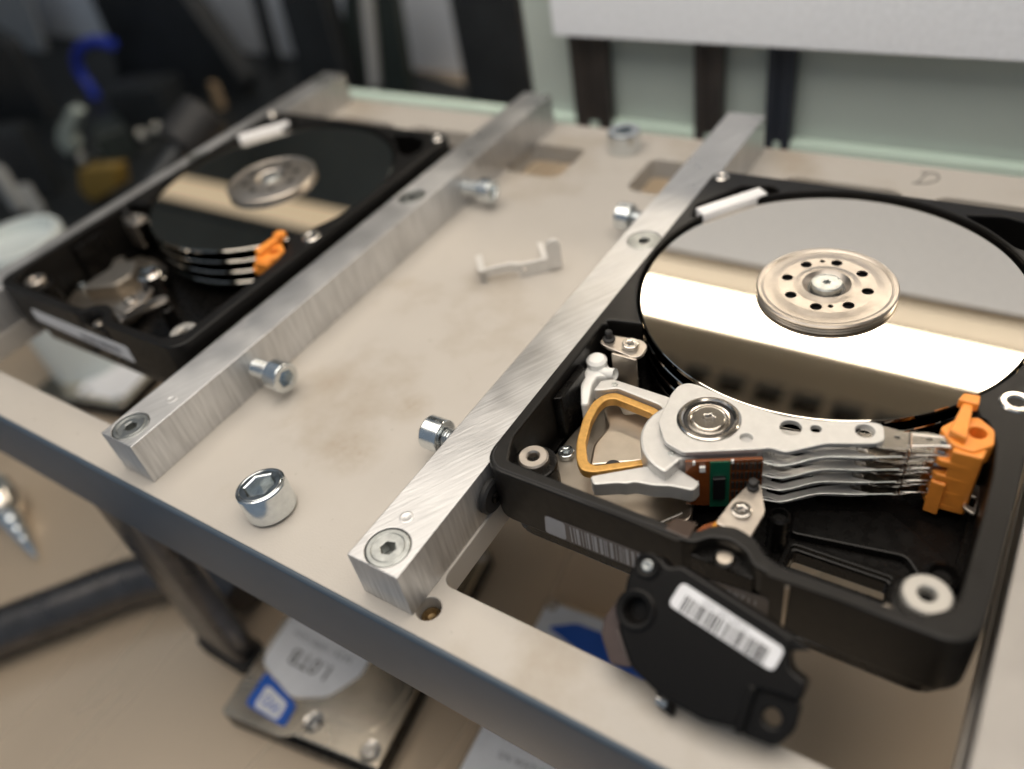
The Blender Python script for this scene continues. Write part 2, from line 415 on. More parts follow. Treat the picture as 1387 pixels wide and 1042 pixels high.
cap_screw('socket head screw sticking out of the near end of the left bar', (-132.8, -78.4, -8.8), (0, hp, 0), 4.5, 5.4, 2.6, 11, 'clamping screws through the bars')
cap_screw('blurred long socket screw at the far part of the left bar', (-132.4, 31.5, -8.8), (0, hp, 0), 4.4, 5.0, 2.6, 11, 'clamping screws through the bars')
cap_screw('large cap screw standing at the front edge of the plate', (-102.0, -112.6, ZP + .12), (math.radians(-5), math.radians(-5), .4), 6.5, 8.3, 4, 7.5, 'large cap screws on the plate')
cap_screw('large cap screw near the far edge of the plate', (-101.4, 86.2, ZP + .05), (0, 0, .9), 6.4, 8.3, 4, 7.5, 'large cap screws on the plate')
# black bumper pressed between bar and drive
bm_ = thing('rubber_bumper', 'black round bumper on the bar beside the right drive corner', 'bumper', (-49.9, -89.0, -9.6), None, (0, hp, 0))
MB().lathe([(0, 0.02), (3.6, 0.02), (4.6, .6), (4.6, 1.6), (4.0, 2.2), (0, 2.2)], 32).build('pad', RUBBER, bm_)
MB().lathe([(1.5, 2.1), (1.5, 2.9), (.9, 3.1), (0, 2.7)], 20).build('rivet', BLACK, bm_)

# ------------------------------------------------------------------ small drive screws
def torx(b, x, y, z, r=2.2, h=1.0, M=None):
    M = (M or Matrix()) @ T((x, y, z))
    b.prism(circle(0, 0, r, 28), 0, h, [star(0, 0, r * .46)], r * .12, M)
    b.lathe([(r * .6, h * .1), (r * .6, h * .25), (0, h * .2)], 16, M)
    return b
def boss(b, x, y, z0, z1, r, ri, M=None):
    # threaded round post, open hole
    M = (M or Matrix()) @ T((x, y, 0))
    b.lathe([(r, z0), (r, z1 - .4), (r - .4, z1), (ri + .35, z1), (ri, z1 - .4), (ri * .92, z1 - 1), (ri, z1 - 1.4), (ri * .92, z1 - 1.9), (ri, z1 - 2.3), (ri * .9, z1 - 4.5), (0, z1 - 4.5)], 32, M)
    return b

# ------------------------------------------------------------------ opened hard drive
DT = 1.5                        # deck height over the top platter
def drive_case(root, off):
    out = rrect(-49.6, -89.5, 50.9, 49.9, (6, 6, 4, 4))
    k7 = max(i for i, q_ in enumerate(out[:9]) if q_[0] < 0)
    out[k7 + 1:k7 + 1] = rounded([(-2.0, -89.5), (1.2, -88.9), (3.4, -86.4), (7.0, -85.2), (10.6, -86.4), (12.8, -88.9), (16, -89.5)], 1.0, 3)
    low = rrect(-48.6, -86.0, 49.9, 48.0, (7, 7, 4, 4))
    W = 48.55
    inner = rounded([(-46.9, -34.2), (-46.9, -79.0), (-44.2, -85.8), (-26, -86.3), (-5, -86.8), (0.5, -86.2), (3.2, -83.0), (7.0, -81.8), (11.0, -82.8), (14.5, -86.0), (18, -87.0), (41, -86.8), (46.2, -82.0), (46.4, -60), (46.2, -48.5), (45.3, -40.5), (42.6, -34)], 1.2, 3)
    inner += circle(0, 0, W, 96, math.radians(-37.5), math.radians(219.5), False)
    inner += [(-45.2, -32.3), (-46.4, -32.9)]
    slots = [rounded([(24.2, 43.8), (31.5, 38.6), (38.6, 31.6), (44.2, 30.5), (46, 36), (42, 43.5), (33.5, 46.0)], 1.6),
             rounded([(-45.6, 20.6), (-43.2, 23.4), (-36.5, 33.4), (-30.2, 39.4), (-26.0, 42.2), (-30, 45.0), (-38, 42.6), (-47.4, 27.5)], 1.2)]
    b = MB().prism(out, -15.5, DT, [inner] + slots, .55)
    case = b.build('case', DECK, root, off)
    win = [(15.0, -72.0), (34.5, -71.6), (34.3, -66.8), (15.2, -67.2)]
    win = rounded(win, .8)
    b = MB().prism(low, -24.5, -19.6, [win], .8)
    innr = rounded([(-45.6, -36), (-45.6, -82.5), (-42, -84.2), (43, -84.2), (45, -80), (45, -40), (46, 0), (44, 45.5), (-44, 45.5), (-46, 0)], 2)
    b.prism(low, -19.5, -15.6, [innr], .2)
    b.build('base_floor', BLACK, case)
    # raised pads, ribs and bosses inside, each its own piece
    MB().prism(rounded([(13.2, -64.6), (36, -60.5), (41, -66), (43.5, -76), (44, -58), (30, -50), (12, -58)], 1.5), -19.55, -17.6, (), .4).build('floor_pad', BLACK, case)
    MB().prism(rounded([(13.2, -74.0), (36.5, -73.6), (36.5, -65.0), (13.2, -65.4)], 1.2), -19.55, -18.4, [rounded([(14.5, -72.6), (35, -72.2), (34.8, -66.3), (14.7, -66.7)], .8)], .3).build('window_frame', BLACK, case)
    for (x, y, r_, zt2) in ((-41.2, -80.4, 5.4, -3.2), (41.4, -80.0, 5.6, -3.2)):
        MB().prism(circle(x, y, r_, 28), -19.5, zt2, (), .5).build('boss', BLACK, case)
    MB().prism(rounded([(.4, -89.45), (13.6, -89.45), (12, -84), (2, -84)], .8), -15.4, -2.2, [circle(6.9, -87.4, 1.9, 18)], .4).build('boss', BLACK, case)
    MB().lathe([(2.4, -19.55), (2.3, -9.5), (1.7, -9.0), (1.5, -10.5), (0, -10.5)], 20, T((11.4, -67.5, 0))).build('boss', BLACK, case)
    MB().lathe([(3.4, -19.55), (3.2, -7.5), (2.4, -7), (1.8, -8.5), (0, -8.5)], 20, T((43.0, -70.0, 0))).build('boss', BLACK, case)
    MB().prism(rounded([(-46.8, -48), (-46.8, -62), (-44.8, -61), (-44.8, -49)], .5), -19.5, -1.5, (), .3).build('wall_rib', BLACK, case)
    # deck gasket line, thin raised bead following the rim
    b = MB()
    g0 = rrect(-48.7, -88.6, 50.0, 49.0, (5.2, 5.2, 3.4, 3.4))
    b.tube([(x, y, DT - .05) for x, y in g0[0:7]] + [(-4, -88.6, DT - .05)], .28, 2)
    b.build('gasket_bead', RUBBER, case)
    return case

def disk_clamp(root, off):
    hl = [circle(10 * math.cos(math.radians(a)), 10 * math.sin(math.radians(a)), 1.45, 18) for a in (2, 47, 92, 137, 182, 227, 272, 317)]
    hl += [circle(10.4 * math.cos(math.radians(112)), 10.4 * math.sin(math.radians(112)), .7, 12), circle(9.3 * math.cos(math.radians(292)), 9.3 * math.sin(math.radians(292)), .7, 12)]
    hl += [circle(0, 0, 8.3, 56)]
    b = MB().prism(circle(0, 0, 11.8, 72), 1.7, 2.12, hl, 0)
    b.lathe([(15.7, 1.62), (14.2, 1.70), (13.2, 1.86), (12.4, 2.05), (11.8, 2.12)], 72)
    b.lathe([(8.3, 2.12), (7.6, 2.2), (7.0, 2.42), (6.5, 2.5)], 56)
    b.lathe([(17.1, .05), (17.1, .75), (16.7, .85), (16.7, 1.1), (17.3, 1.2), (17.35, 1.6), (17.0, 1.95), (16.3, 2.02), (15.9, 1.9), (15.5, 1.7)], 80)
    b.lathe([(6.5, 2.5), (6.0, 2.42), (5.2, 1.5), (4.5, .9), (0, .8)], 48)
    c = b.build('disk_clamp', SATIN, root, off)
    b = MB(); b.lathe([(3.9, .5), (3.9, 2.5), (3.6, 2.85), (3.1, 2.9)], 40); b.prism(circle(0, 0, 3.2, 32), 1.8, 2.85, [star(0, 0, 1.15)], .1); b.lathe([(2, 1.9), (2, 2.0), (0, 2.0)], 16)
    b.build('clamp_screw', ZINCDULL, c)
    b = MB(); b.lathe([(13.2, -.9), (13.2, 1.0), (0, 1.0)], 48)
    b.build('hub_core', CHIP, c)
    b = MB().text('S', 1.5, T((-5.2, -11.8, 1.76)) @ Rot(30, 'Z')); b.build('stamped_letter', ZINCDULL, c)
    return c

def platters(root, off):
    b = MB().lathe([(12.6, -1.27), (47.2, -1.27), (47.5, -1.1), (47.5, -.15), (47.3, 0), (12.6, 0)], 160)
    p0 = b.build('platter', MIRROR, root, off); out = [p0]
    for k in range(1, 4):
        p = p0.copy(); COL.objects.link(p); p.parent = root; p.location = (Vector(off) + Vector((0, 0, -4.3 * k))) * S; out.append(p)
    MB().lathe([(13.0, -19), (13.0, -.1), (0, -.1)], 40).build('spindle_motor', ZINCDULL, root, off)
    return out

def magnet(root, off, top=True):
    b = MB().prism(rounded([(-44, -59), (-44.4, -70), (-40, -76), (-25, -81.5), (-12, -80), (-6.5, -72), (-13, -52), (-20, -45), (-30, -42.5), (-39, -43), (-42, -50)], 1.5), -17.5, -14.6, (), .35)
    mg = b.build('magnet_plate', mat('magnet_plate_shaded', (.40, .355, .30), .36, 1, noise=.06, nscale=300), root, off)  # darker copy of the nickel tone, shade below the coil put into colour
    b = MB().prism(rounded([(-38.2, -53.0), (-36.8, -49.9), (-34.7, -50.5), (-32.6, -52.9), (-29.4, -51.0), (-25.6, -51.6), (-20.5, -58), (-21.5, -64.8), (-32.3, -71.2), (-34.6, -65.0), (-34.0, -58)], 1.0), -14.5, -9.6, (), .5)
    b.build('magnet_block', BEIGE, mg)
    b = torx(MB(), -41.6, -67.0, -14.6, 2.1, 1.6); b.build('screw', ZINC, mg)
    if top:
        MB().lathe([(1.9, -14.5), (1.9, -9.6), (1.4, -9.2), (0, -9.2)], 20, T((-27.2, -69.2, 0))).build('stop_pin', RUBBER, mg)
        MB().tube([(-13.2, -78.0, -14.2), (-8.6, -72.4, -13.6)], .45, 3).build('locating_wire', BRIGHT, mg)
    return mg

def ramp(root, off, full=True):
    b = MB()
    b.prism(rounded([(35.0, -41.0), (37.6, -36.8), (41.2, -35.0), (44.6, -37.6), (45.2, -42.0), (42.0, -45.4), (38.2, -45.0)], .8), -3.0, 2.2, [circle(41.8, -39.6, 1.7, 18)], .35)
    b.prism(rounded([(36.8, -43.0), (37.8, -32.4), (39.6, -32.0), (40.2, -44.2)], .5), 1.2, 4.2, (), .45)
    b.prism(rounded([(36.6, -34.2), (37.2, -31.6), (40.4, -31.2), (40.6, -34.2)], .5), 2.4, 4.8, (), .4)
    for k in range(4):
        z = -4.3 * k
        b.prism(rounded([(33.6 + .2 * k, -42.2), (36.0, -40.8), (44.0, -40.5), (43.6, -46.0), (36.6, -46.4)], .6), z - 3.6, z - 1.6, (), .35)
    b.prism(rounded([(38.4, -46.2), (38.6, -42.0), (44.4, -41.4), (44.0, -46.0)], .6), -16.5, 1.6, (), .4)
    b.prism(rounded([(36.2, -46.8), (36.2, -44.0), (38.6, -43.4), (39.2, -46.9)], .5), -18.0, -8.0, (), .4)
    r = b.build('head_ramp', ORANGE, root, off)
    if full:
        b = MB().prism(rounded([(43.2, -47.2), (43.2, -40.0), (45.8, -40.0), (45.8, -48.4)], .8), -13.2, -12.4, [rounded([(43.9, -46.2), (43.9, -43.6), (45.2, -43.6), (45.2, -46.6)], .3)], .15)
        b.build('ramp_bracket', SATIN, r)
    return r

def actuator(root, off):
    outl = [(-19.4, -53.2), (-19.0, -49.8), (-17.4, -48.2), (-14.9, -48.0), (-3.5, -50.0), (5.4, -50.3), (13.2, -48.6), (22.6, -44.9), (24.8, -44.9), (26.2, -49.0), (25.0, -50.6), (22.5, -51.8), (16.1, -54.5), (12.8, -57.4), (9.4, -60.3), (6.2, -60.3), (4.6, -61.4), (-9.7, -68.9), (-14.5, -67.6), (-18.4, -62.5)]
    ol = rounded(outl, .9, 3)
    hl = [circle(-8.6, -57.3, 6.95, 44), circle(.7, -59.5, 1.35, 20), circle(8.1, -53.0, 2.25, 24), circle(12.9, -51.3, 1.15, 18), circle(22.0, -48.0, 1.95, 22)]
    act = MB().prism(ol, 1.2, 2.5, hl, .18).build('actuator_arm', ARM, root, off)
    # barrel of the block under the top arm
    b = MB().prism(circle(-9.9, -62.2, 11.9, 40, math.radians(40), math.radians(262), False) + [(-10.2, -69.4), (3.0, -59.6)], -8.5, .55, [circle(-8.6, -57.3, 6.9, 40)], .6)
    b.prism(rounded([(-18.6, -54), (-17.6, -49.2), (-3, -51.0), (4.4, -53), (4.4, -61.0), (-9.0, -68), (-16, -66)], 1.2), -16.0, 1.3, [circle(-8.6, -57.3, 6.9, 40)], .2)
    b.build('arm_block', ARM, act)
    # pivot bearing: nested steel rings and a torx cap screw
    b = MB(); M = T((-8.6, -57.3, 0))
    b.lathe([(6.85, -2), (6.85, 2.7), (6.5, 2.95), (6.0, 2.95), (5.6, 2.6), (5.5, 1.9), (5.0, 1.75), (4.75, 2.3), (4.6, 2.55), (4.2, 2.6), (4.0, 2.2), (3.8, 2.1), (0, 2.05)], 56, M)
    b.prism(circle(0, 0, 3.55, 40), 2.1, 2.75, [star(0, 0, 1.45)], .15, M)
    b.lathe([(2, 2.12), (2, 2.15), (0, 2.15)], 16, M)
    b.build('pivot_bearing', BRIGHT, act)
    MB().lathe([(5.45, 1.7), (5.45, 2.15), (4.75, 2.15), (4.7, 1.7)], 48, M).build('groove_shade', RUBBER, act)  # black ring standing in for the shade inside the bearing groove
    # four lower arms
    la = [(2.0, -51.0), (5.4, -50.3), (13.2, -48.6), (22.6, -44.9), (24.8, -44.9), (26.2, -49.0), (25.0, -50.6), (22.5, -51.8), (16.1, -54.5), (12.8, -57.4), (9.4, -60.3), (6.2, -60.3), (4.6, -61.2), (2.0, -60.0)]
    a0 = None
    for k in range(1, 5):
        if a0 is None:
            a0 = MB().prism(rounded(la, .6, 2), 1.35 - 4.0, 2.3 - 4.0, [rounded([(5.4, -52.2), (13, -50.4), (19.6, -47.6), (20.4, -49.6), (15.6, -52.6), (11.6, -56.0), (8.8, -58.6), (5.4, -58.8)], .8, 2), circle(22.4, -47.8, 1.3, 16)], .12).build('lower_arm', ARM, act)
        else:
            a = a0.copy(); COL.objects.link(a); a.parent = act; a.location = Vector((0, 0, -4.0 * (k - 1))) * S
    # head suspensions: sprung steel, bent, two per gap
    s0 = None
    for k, z in enumerate((1.15, -1.65, -2.9, -5.65, -6.9, -9.65, -10.9, -13.6)):
        if s0 is None:
            b = MB().prism(rounded([(20.4, -44.9), (25.0, -44.0), (29.0, -44.0), (33.0, -42.5), (38.6, -41.8), (39.6, -43.4), (38.4, -44.9), (34.4, -46.0), (30.4, -48.6), (26.4, -50.2), (21.6, -50.8)], .5, 2), -.1, .1, [circle(22.0, -48.0, 1.5, 14), rounded([(27.6, -46.6), (28.8, -46.3), (28.6, -45.6), (27.4, -45.8)], .2), rounded([(33.0, -44.7), (34.6, -44.2), (34.4, -43.7), (32.8, -44.1)], .15)], .04)
            b.tube([(30.2, -44.1, .12), (31.0, -48.2, .12)], .32, 3)
            b.tube([(30.4, -47.8, .15), (38.0, -44.5, .15)], .18, 2); b.tube([(30.4, -44.3, .15), (38.0, -42.2, .15)], .18, 2)
            b.box(35.8, 37.2, -44.2, -43.2, .1, .5)
            s0 = b.build('head_suspension', BRIGHT, act, (0, 0, z))
        else:
            a = s0.copy(); COL.objects.link(a); a.parent = act; a.location = Vector((0, 0, z)) * S
    # head wires running back along the arms
    b = MB()
    for k, z in enumerate((-1.2, -5.2, -9.2, -13.2)):
        b.tube(smooth_path([(5, -61.7, z), (8.5, -61.1, z - .1), (11, -59.6, z), (16, -55.4, z + .2), (23, -52.2, z), (30, -48.8, z)], 4), .16, 2)
    b.build('head_wire', ZINCDULL, act)
    # flex board on the side of the block
    F = Matrix(((.888, -.0, .46, -9.4), (.46, 0, -.888, -69.6), (0, 1, 0, 0), (0, 0, 0, 1)))
    # local x along the block, local y up, local z out towards the front
    fb = MB().prism(rounded([(.4, 1.0), (16.6, 1.0), (16.6, -15.2), (.4, -13.4)], .4), 0, .7, (), .1, F).build('flex_board', FLEXB, act)
    # the sub-pieces of the board stay with the board's own level
    MB().prism([(5.6, .8), (9.8, .8), (9.8, -14), (5.6, -14)], .72, .95, (), 0, F).build('solder_pad', GREEN, act)
    MB().prism([(6.2, -3.6), (8.8, -3.6), (8.8, -10.5), (6.2, -10.5)], .96, 1.9, (), .1, F).build('preamp_chip', CHIP, act)
    b = MB()
    for r_ in range(5):
        for c_ in range(7):
            b.box(10.2 + .9 * c_, 10.75 + .9 * c_, .2 - 3.0 * r_ - 1.9, .2 - 3.0 * r_, .72, 1.15, 0, F)
    b.build('connector_comb', mat('dark_pads', (.03, .026, .022), .35, .2), act)
    b = MB()
    b.box(3.4, 4.6, -1.8, -.3, .72, 1.4, .1, F); b.box(2.0, 2.5, .2, 1.2, .5, 1.1, .1, F); b.box(10, 10.5, .3, 1.2, .5, 1.1, .1, F)
    b.box(2.6, 3.2, -6.4, -5.2, .72, 1.1, .1, F)
    b.build('capacitor', WHITEP, act)
    # voice coil with its two support fingers
    co_ = rounded([(-38.0, -52.6), (-35.5, -50.6), (-23.4, -52.0), (-17.6, -57), (-15.4, -65.5), (-18.1, -69.1), (-28.2, -76.4), (-31.0, -76.9), (-33.6, -74.6), (-36.3, -69.6), (-38.7, -61.9), (-39.2, -56.0)], 1.6)
    ci_ = rounded([(-36.4, -54.0), (-34.6, -52.9), (-24.2, -54.1), (-19.4, -58.6), (-17.7, -66.4), (-20.0, -68.3), (-29.0, -74.4), (-30.9, -73.9), (-34.1, -69.0), (-36.4, -61.9), (-37.0, -56.8)], 1.0)
    b = MB().prism(co_, -7.4, -4.9, [ci_], .35)
    b.build('voice_coil', COPPER, act)
    for k in range(0):
        pass
    b = MB()
    b.prism(rounded([(-40.4, -53.2), (-40.4, -49.4), (-37.8, -47.5), (-21.4, -48.2), (-14, -52), (-14, -58), (-19.2, -55.2), (-23.0, -51.6), (-35.2, -50.2), (-38.2, -52.2)], .9), -9.0, -3.9, (), .35)
    b.build('coil_support', ARM, act)
    b = MB()
    b.prism(rounded([(-28.0, -78.2), (-26.9, -77.2), (-17.6, -70.0), (-12, -68.0), (-5.6, -70.0), (-6.2, -72.6), (-11, -73.4), (-14.4, -74.8), (-18.3, -75.5), (-19.9, -76.8), (-21.4, -77.2), (-26.2, -80.0)], .8), -6.6, -2.4, (), .35, T((.9, -1.3, 0)))
    b.build('coil_support', ARM, act)
    torx(MB(), -36.4, -49.2, -3.9, .8, .25).build('rivet', ZINCDULL, act); torx(MB(), -12.5, -68.6, .5, .75, .2).build('rivet', ZINCDULL, act)
    return act

def bracket_parts(root, off, white=True):
    # corner bracket with screw and pin beside the platter
    b = MB().prism(rounded([(-46.2, -38.8), (-45.4, -35.2), (-42, -34.6), (-36, -33.9), (-33.8, -35.4), (-33.4, -39.6), (-35.2, -41.2), (-40.6, -40.2), (-43.4, -39.8)], 1.4), -2.2, -1.2, (), .2)
    b.box(-41.0, -34.2, -41.6, -40.9, -11, -1.4, .15)
    br = b.build('latch_bracket', SATIN, root, off)
    torx(MB(), -37.7, -37.2, -1.2, 2.2, 1.1).build('screw', BRIGHT, br)
    b = MB().lathe([(1.6, -1.3), (1.6, -.6), (1.0, -.3), (1.0, 1.4), (.7, 1.8), (0, 1.8)], 20, T((-44.0, -37.0, 0))); b.build('pin', RUBBER, br)
    if white:
        b = MB().prism(rounded([(-46.6, -46.0), (-46.4, -41.6), (-43.6, -40.4), (-41.8, -42.6), (-39.8, -43.6), (-39.4, -46.2), (-42.4, -47.4), (-42.2, -50.6), (-39.6, -57.4), (-41.2, -58.2), (-44.8, -52.0)], .9), -11, -4.6, (), .7)
        b.lathe([(2.6, -5.2), (2.7, -2.9), (2.0, -2.2), (0, -2.0)], 24, T((-44.4, -43.6, 0)))
        b.lathe([(1.5, -3.2), (1.5, 3.2)], 20, T((-41.6, -45.0, -5.4)) @ Rot(78, 'Y'))
        b.build('crash_stop_latch', WHITEP, root, off)
    # flex clamp near the front wall
    b = MB().prism(rounded([(1.6, -79.2), (2.5, -72.6), (4.0, -67.0), (5.2, -65.4), (6.8, -66.0), (7.6, -68.2), (9.7, -72.4), (9.2, -79.6)], .9), -4.6, -3.4, (), .2)
    fc = b.build('flex_clamp', SATIN, root, off)
    torx(MB(), 5.4, -74.4, -3.4, 2.1, 1.0).build('screw', BRIGHT, fc)
    MB().lathe([(1.3, -3.5), (1.25, -2.6), (.95, -2.4), (.95, -1.2), (0, -.9)], 20, T((5.3, -67.4, 0))).build('pin', RUBBER, fc)
    return fc

def posts(root, off, right=True):
    b = boss(MB(), -41.2, -80.4, -6, -1.2, 3.6, 1.35); b.build('screw_post', SATIN, root, off)
    b = boss(MB(), 41.4, -80.0, -6, -.8, 4.3, 1.5); b.build('screw_post', mat('pale_washer', (.50, .485, .455), .38, .6), root, off)
    b = boss(MB(), 47.0, -27.2, -4, DT + .5, 3.3, 1.6); b.build('screw_post', BRIGHT, root, off)
    b = boss(MB(), -46.2, 46.0, -4, DT + .5, 2.4, 1.2); b.build('screw_post', BRIGHT, root, off)
    b = boss(MB(), 46.9, 46.0, -4, DT + .5, 2.6, 1.2); b.build('screw_post', BRIGHT, root, off)
    b = MB().lathe([(1.8, -15), (1.8, -2.1), (1.5, -1.7), (0, -1.6)], 24, T((6.9, -87.4, 0))); b.build('plug', BEIGE, root, off)
    b = torx(MB(), 16.8, -81.6, -10.6, 1.9, 1.2); b.lathe([(2.4, -19.5), (2.4, -10.6), (0, -10.6)], 20, T((16.8, -81.6, 0))); b.build('screw', BEIGE, root, off)
    b = torx(MB(), 36.6, -83.4, -7.0, 2.1, 1.2); b.lathe([(2.4, -19.5), (2.4, -7), (0, -7)], 20, T((36.6, -83.4, 0))); b.build('screw', BEIGE, root, off)
    # white recirculation filter
    A = Vector((-44.6, 24.0)); B = Vector((-31.0, 41.2)); d = (B - A).normalized(); n = Vector((-d.y, d.x)) * 2.3
    b = MB().prism(rounded([tuple(A - n), tuple(B - n), tuple(B + n), tuple(A + n)], .4), -9, 2.0, (), .5); b.build('air_filter', FILTER, root, off)

def barcode(x0, x1, y0, y1, z, seed, M, wide=.9):
    rr = random.Random(seed); b = MB(); x = x0
    while x < x1:
        wd = rr.choice((.12, .18, .3, .45)) * wide; b.box(x, min(x + wd, x1), y0, y1, z, z + .03, 0, M); x += wd + rr.choice((.14, .22, .4)) * wide
    return b
FRONT = lambda y: Matrix(((1, 0, 0, 0), (0, 0, -1, y), (0, 1, 0, 0), (0, 0, 0, 1)))   # local x,y -> x,z on a front wall

def hard_drive(label, loc, full):
    r = thing('hard_drive', label, 'hard drive', (loc[0], loc[1], loc[2] - 24.5), 'opened hard drives clamped in the stand')
    off = (0, 0, 24.5)
    case = drive_case(r, off); platters(r, off); disk_clamp(r, off); magnet(r, off, full); ramp(r, off, full); bracket_parts(r, off, full); posts(r, off)
    M = FRONT(-89.52)
    if full:
        actuator(r, off)
        # translucent tail of the flex cable under the clamp
        b = MB().prism(rounded([(-2.4, -84.2), (-.6, -79.4), (2.8, -76.0), (2.0, -84.4)], .8), -5.6, -5.0, (), .15)
        b.build('flex_tail', FLEXB, r, off)
        MB().tube([(1.5, -80.6, -4.6), (2.9, -72.2, -4.6)], .55, 3).build('amber_strip', AMBER, r, off)
        MB().prism(rounded([(-5.2, -88.6), (-4.6, -85.0), (.2, -84.4), (.0, -88.8)], .8), DT - .3, DT + .35, (), .25).build('flex_fold', mat('dark_flex', (.035, .018, .010), .3, coat=.3), r, off)
        lb = MB().prism(rounded([(-34.4, -14.6), (-9, -14.6), (-7, -8.0), (-33.8, -8.0)], 1.0), 0, .12, (), 0, M).build('side_label', SMOKE, r, off)
        MB().prism(rounded([(-34.2, -14.4), (-28.8, -14.4), (-28.6, -8.2), (-33.6, -8.2)], .9), .13, .18, (), 0, M).build('label_patch', DIMPAPER, lb)
        barcode(-27.4, -8.5, -14.2, -8.6, .13, 3, M, 1.6).build('barcode', DIMPAPER, lb)
        lb = MB().prism(rounded([(3.2, -12.8), (16.6, -12.8), (16.6, -6.6), (3.6, -8.0)], 1.0), 0, .12, (), 0, M).build('side_label', SMOKE, r, off)
        b = MB().text('28711', 2.6, M @ T((11.5, -9.6, .2))); b.build('label_print', DIMPAPER, lb)
        MB().prism([(19.4, -15.4), (20.0, -15.4), (20.0, 0), (19.4, 0)], 0, .35, (), .1, M).build('wall_rib', BEIGE, r, off)
    else:
        lb = MB().prism(rounded([(-33.5, -10.6), (21.5, -12.6), (21.5, -6.0), (-33.5, -5.6)], 1.2), 0, .15, (), 0, M).build('side_label', PAPER, r, off)
        barcode(-6, 16, -11, -8, .16, 9, M, 1.2).build('barcode', GREYINK, lb)
        # arm-less pivot stub left in the base
        MB().lathe([(4.6, -19), (4.6, -6.5), (4.0, -5.8), (3.4, -5.8), (3.0, -4.4), (0, -4.0)], 32, T((-8.6, -57.3, 0))).build('pivot_post', BRIGHT, r, off)
        b = MB().prism(rounded([(-3.5, -84), (-3.0, -74), (8.6, -63.5), (11.8, -66), (6.0, -77), (4, -84)], 1.4), -8.4, -7.2, (), .2); b.build('arm_bracket', SATIN, r, off)
    return r
hard_drive('opened black hard drive in sharp focus on the right, head arm over mirror platter', (0, 0, 0), True)
hard_drive('opened black hard drive on the left, blurred, its platters bare without an arm', (-207.4, -.6, 0), False)

# ------------------------------------------------------------------ loose black plastic part leaning on the front strip
la_ = math.radians(35)
LM = Matrix(((1, 0, 0, 0), (0, math.cos(la_), -math.sin(la_), -114), (0, math.sin(la_), math.cos(la_), -9), (0, 0, 0, 1)))
lp = thing('plastic_housing', 'loose black plastic part with white barcode label leaning against the right drive', 'plastic part', (9, -116, ZP))
lo = (-9, 116, -ZP)
body = rounded([(-7.4, 16.0), (-6.8, 19.2), (-5.2, 21.8), (-2.4, 21.9), (-.6, 20.6), (1.7, 21.9), (22.0, 18.0), (24.2, 17.2), (24.3, 14.1), (25.2, 12.2), (28.3, 11.4), (28.2, 7.6), (21.0, 6.8), (19.6, -1.0), (13.9, -2.2), (5.8, -1.6), (-1.2, .9), (-5.8, 6.5)], 1.0)
b = MB().prism(body, -6.4, 0, [circle(-3.6, 11.0, 2.0, 24)], .7, LM)
hb = b.build('body', PLASTIC, lp, lo)
b = MB().lathe([(3.9, -.05), (3.9, .35), (3.5, .6), (2.6, .5), (2.1, -.2), (1.9, -3), (0, -3)], 36, LM @ T((-3.6, 11.0, 0))); b.build('round_socket', PLASTIC, lp, lo)
b = MB().prism(rounded([(20.2, 6.6), (28.4, 7.6), (28.6, 2.6), (26.4, -1.2), (20.4, -1.6)], 1.2), -4.4, -1.4, [circle(24.5, 3.2, 1.55, 22)], .5, LM)
b.box(19.4, 20.8, -1.4, 7.0, -5, .4, .4, LM); b.build('lug', PLASTIC, lp, lo)
b = MB().prism(rounded([(22.0, 18.2), (27.2, 16.5), (24.0, 15.0)], .4), -2.2, -.4, (), .3, LM); b.build('hook', PLASTIC, lp, lo)
b = MB().lathe([(2.5, -.1), (2.5, .5), (2.1, .8), (1.3, .7), (1.0, .1), (0, 0)], 26, LM @ T((-4.2, 19.5, 0))); b.build('eyelet', PLASTIC, lp, lo)
torx(MB(), -4.2, 19.5, .1, 1.1, .5, LM).build('screw', ZINCDULL, lp, lo)
BROWNP = mat('brown_plastic_edge', (.07, .05, .045), .35, noise=.1, nscale=500)
b = MB().prism(rounded([(-6.9, 15.0), (-9.6, 7.0), (-9.0, 3.6), (-5.4, -.6), (-1.2, .6), (-6.0, 6.2)], .8), -6.8, -1.6, (), .5, LM); b.build('side_rim', BROWNP, lp, lo)
b = MB().prism(rounded([(4.0, -1.6), (7.2, -2.2), (8.4, -4.6), (5.0, -4.0)], .5), -6.4, -3.0, (), .4, LM); b.build('foot_tab', PLASTIC, lp, lo)
MB().box(4.6, 6.8, -3.6, -2.2, -2.9, -2.2, .2, LM).build('metal_contact', BRIGHT, lp, lo)
# white label with bar code, parallel to the upper edge
LL = LM @ T((2.4, 16.6, .03)) @ Rot(-10.6, 'Z')
lab = MB().prism(rounded([(-.2, -2.4), (20.9, -2.2), (20.9, 2.3), (.0, 2.6)], 1.2), 0, .12, (), 0, LL).build('barcode_label', PAPER, lp, lo)
barcode(1.9, 18.9, -2.1, .9, .13, 21, LL, 1.0).build('barcode', INK, lab)
MB().text('WX71 A827 64KV 9', 1.05, LL @ T((9.5, 1.65, .15))).build('label_print', GREYINK, lab)

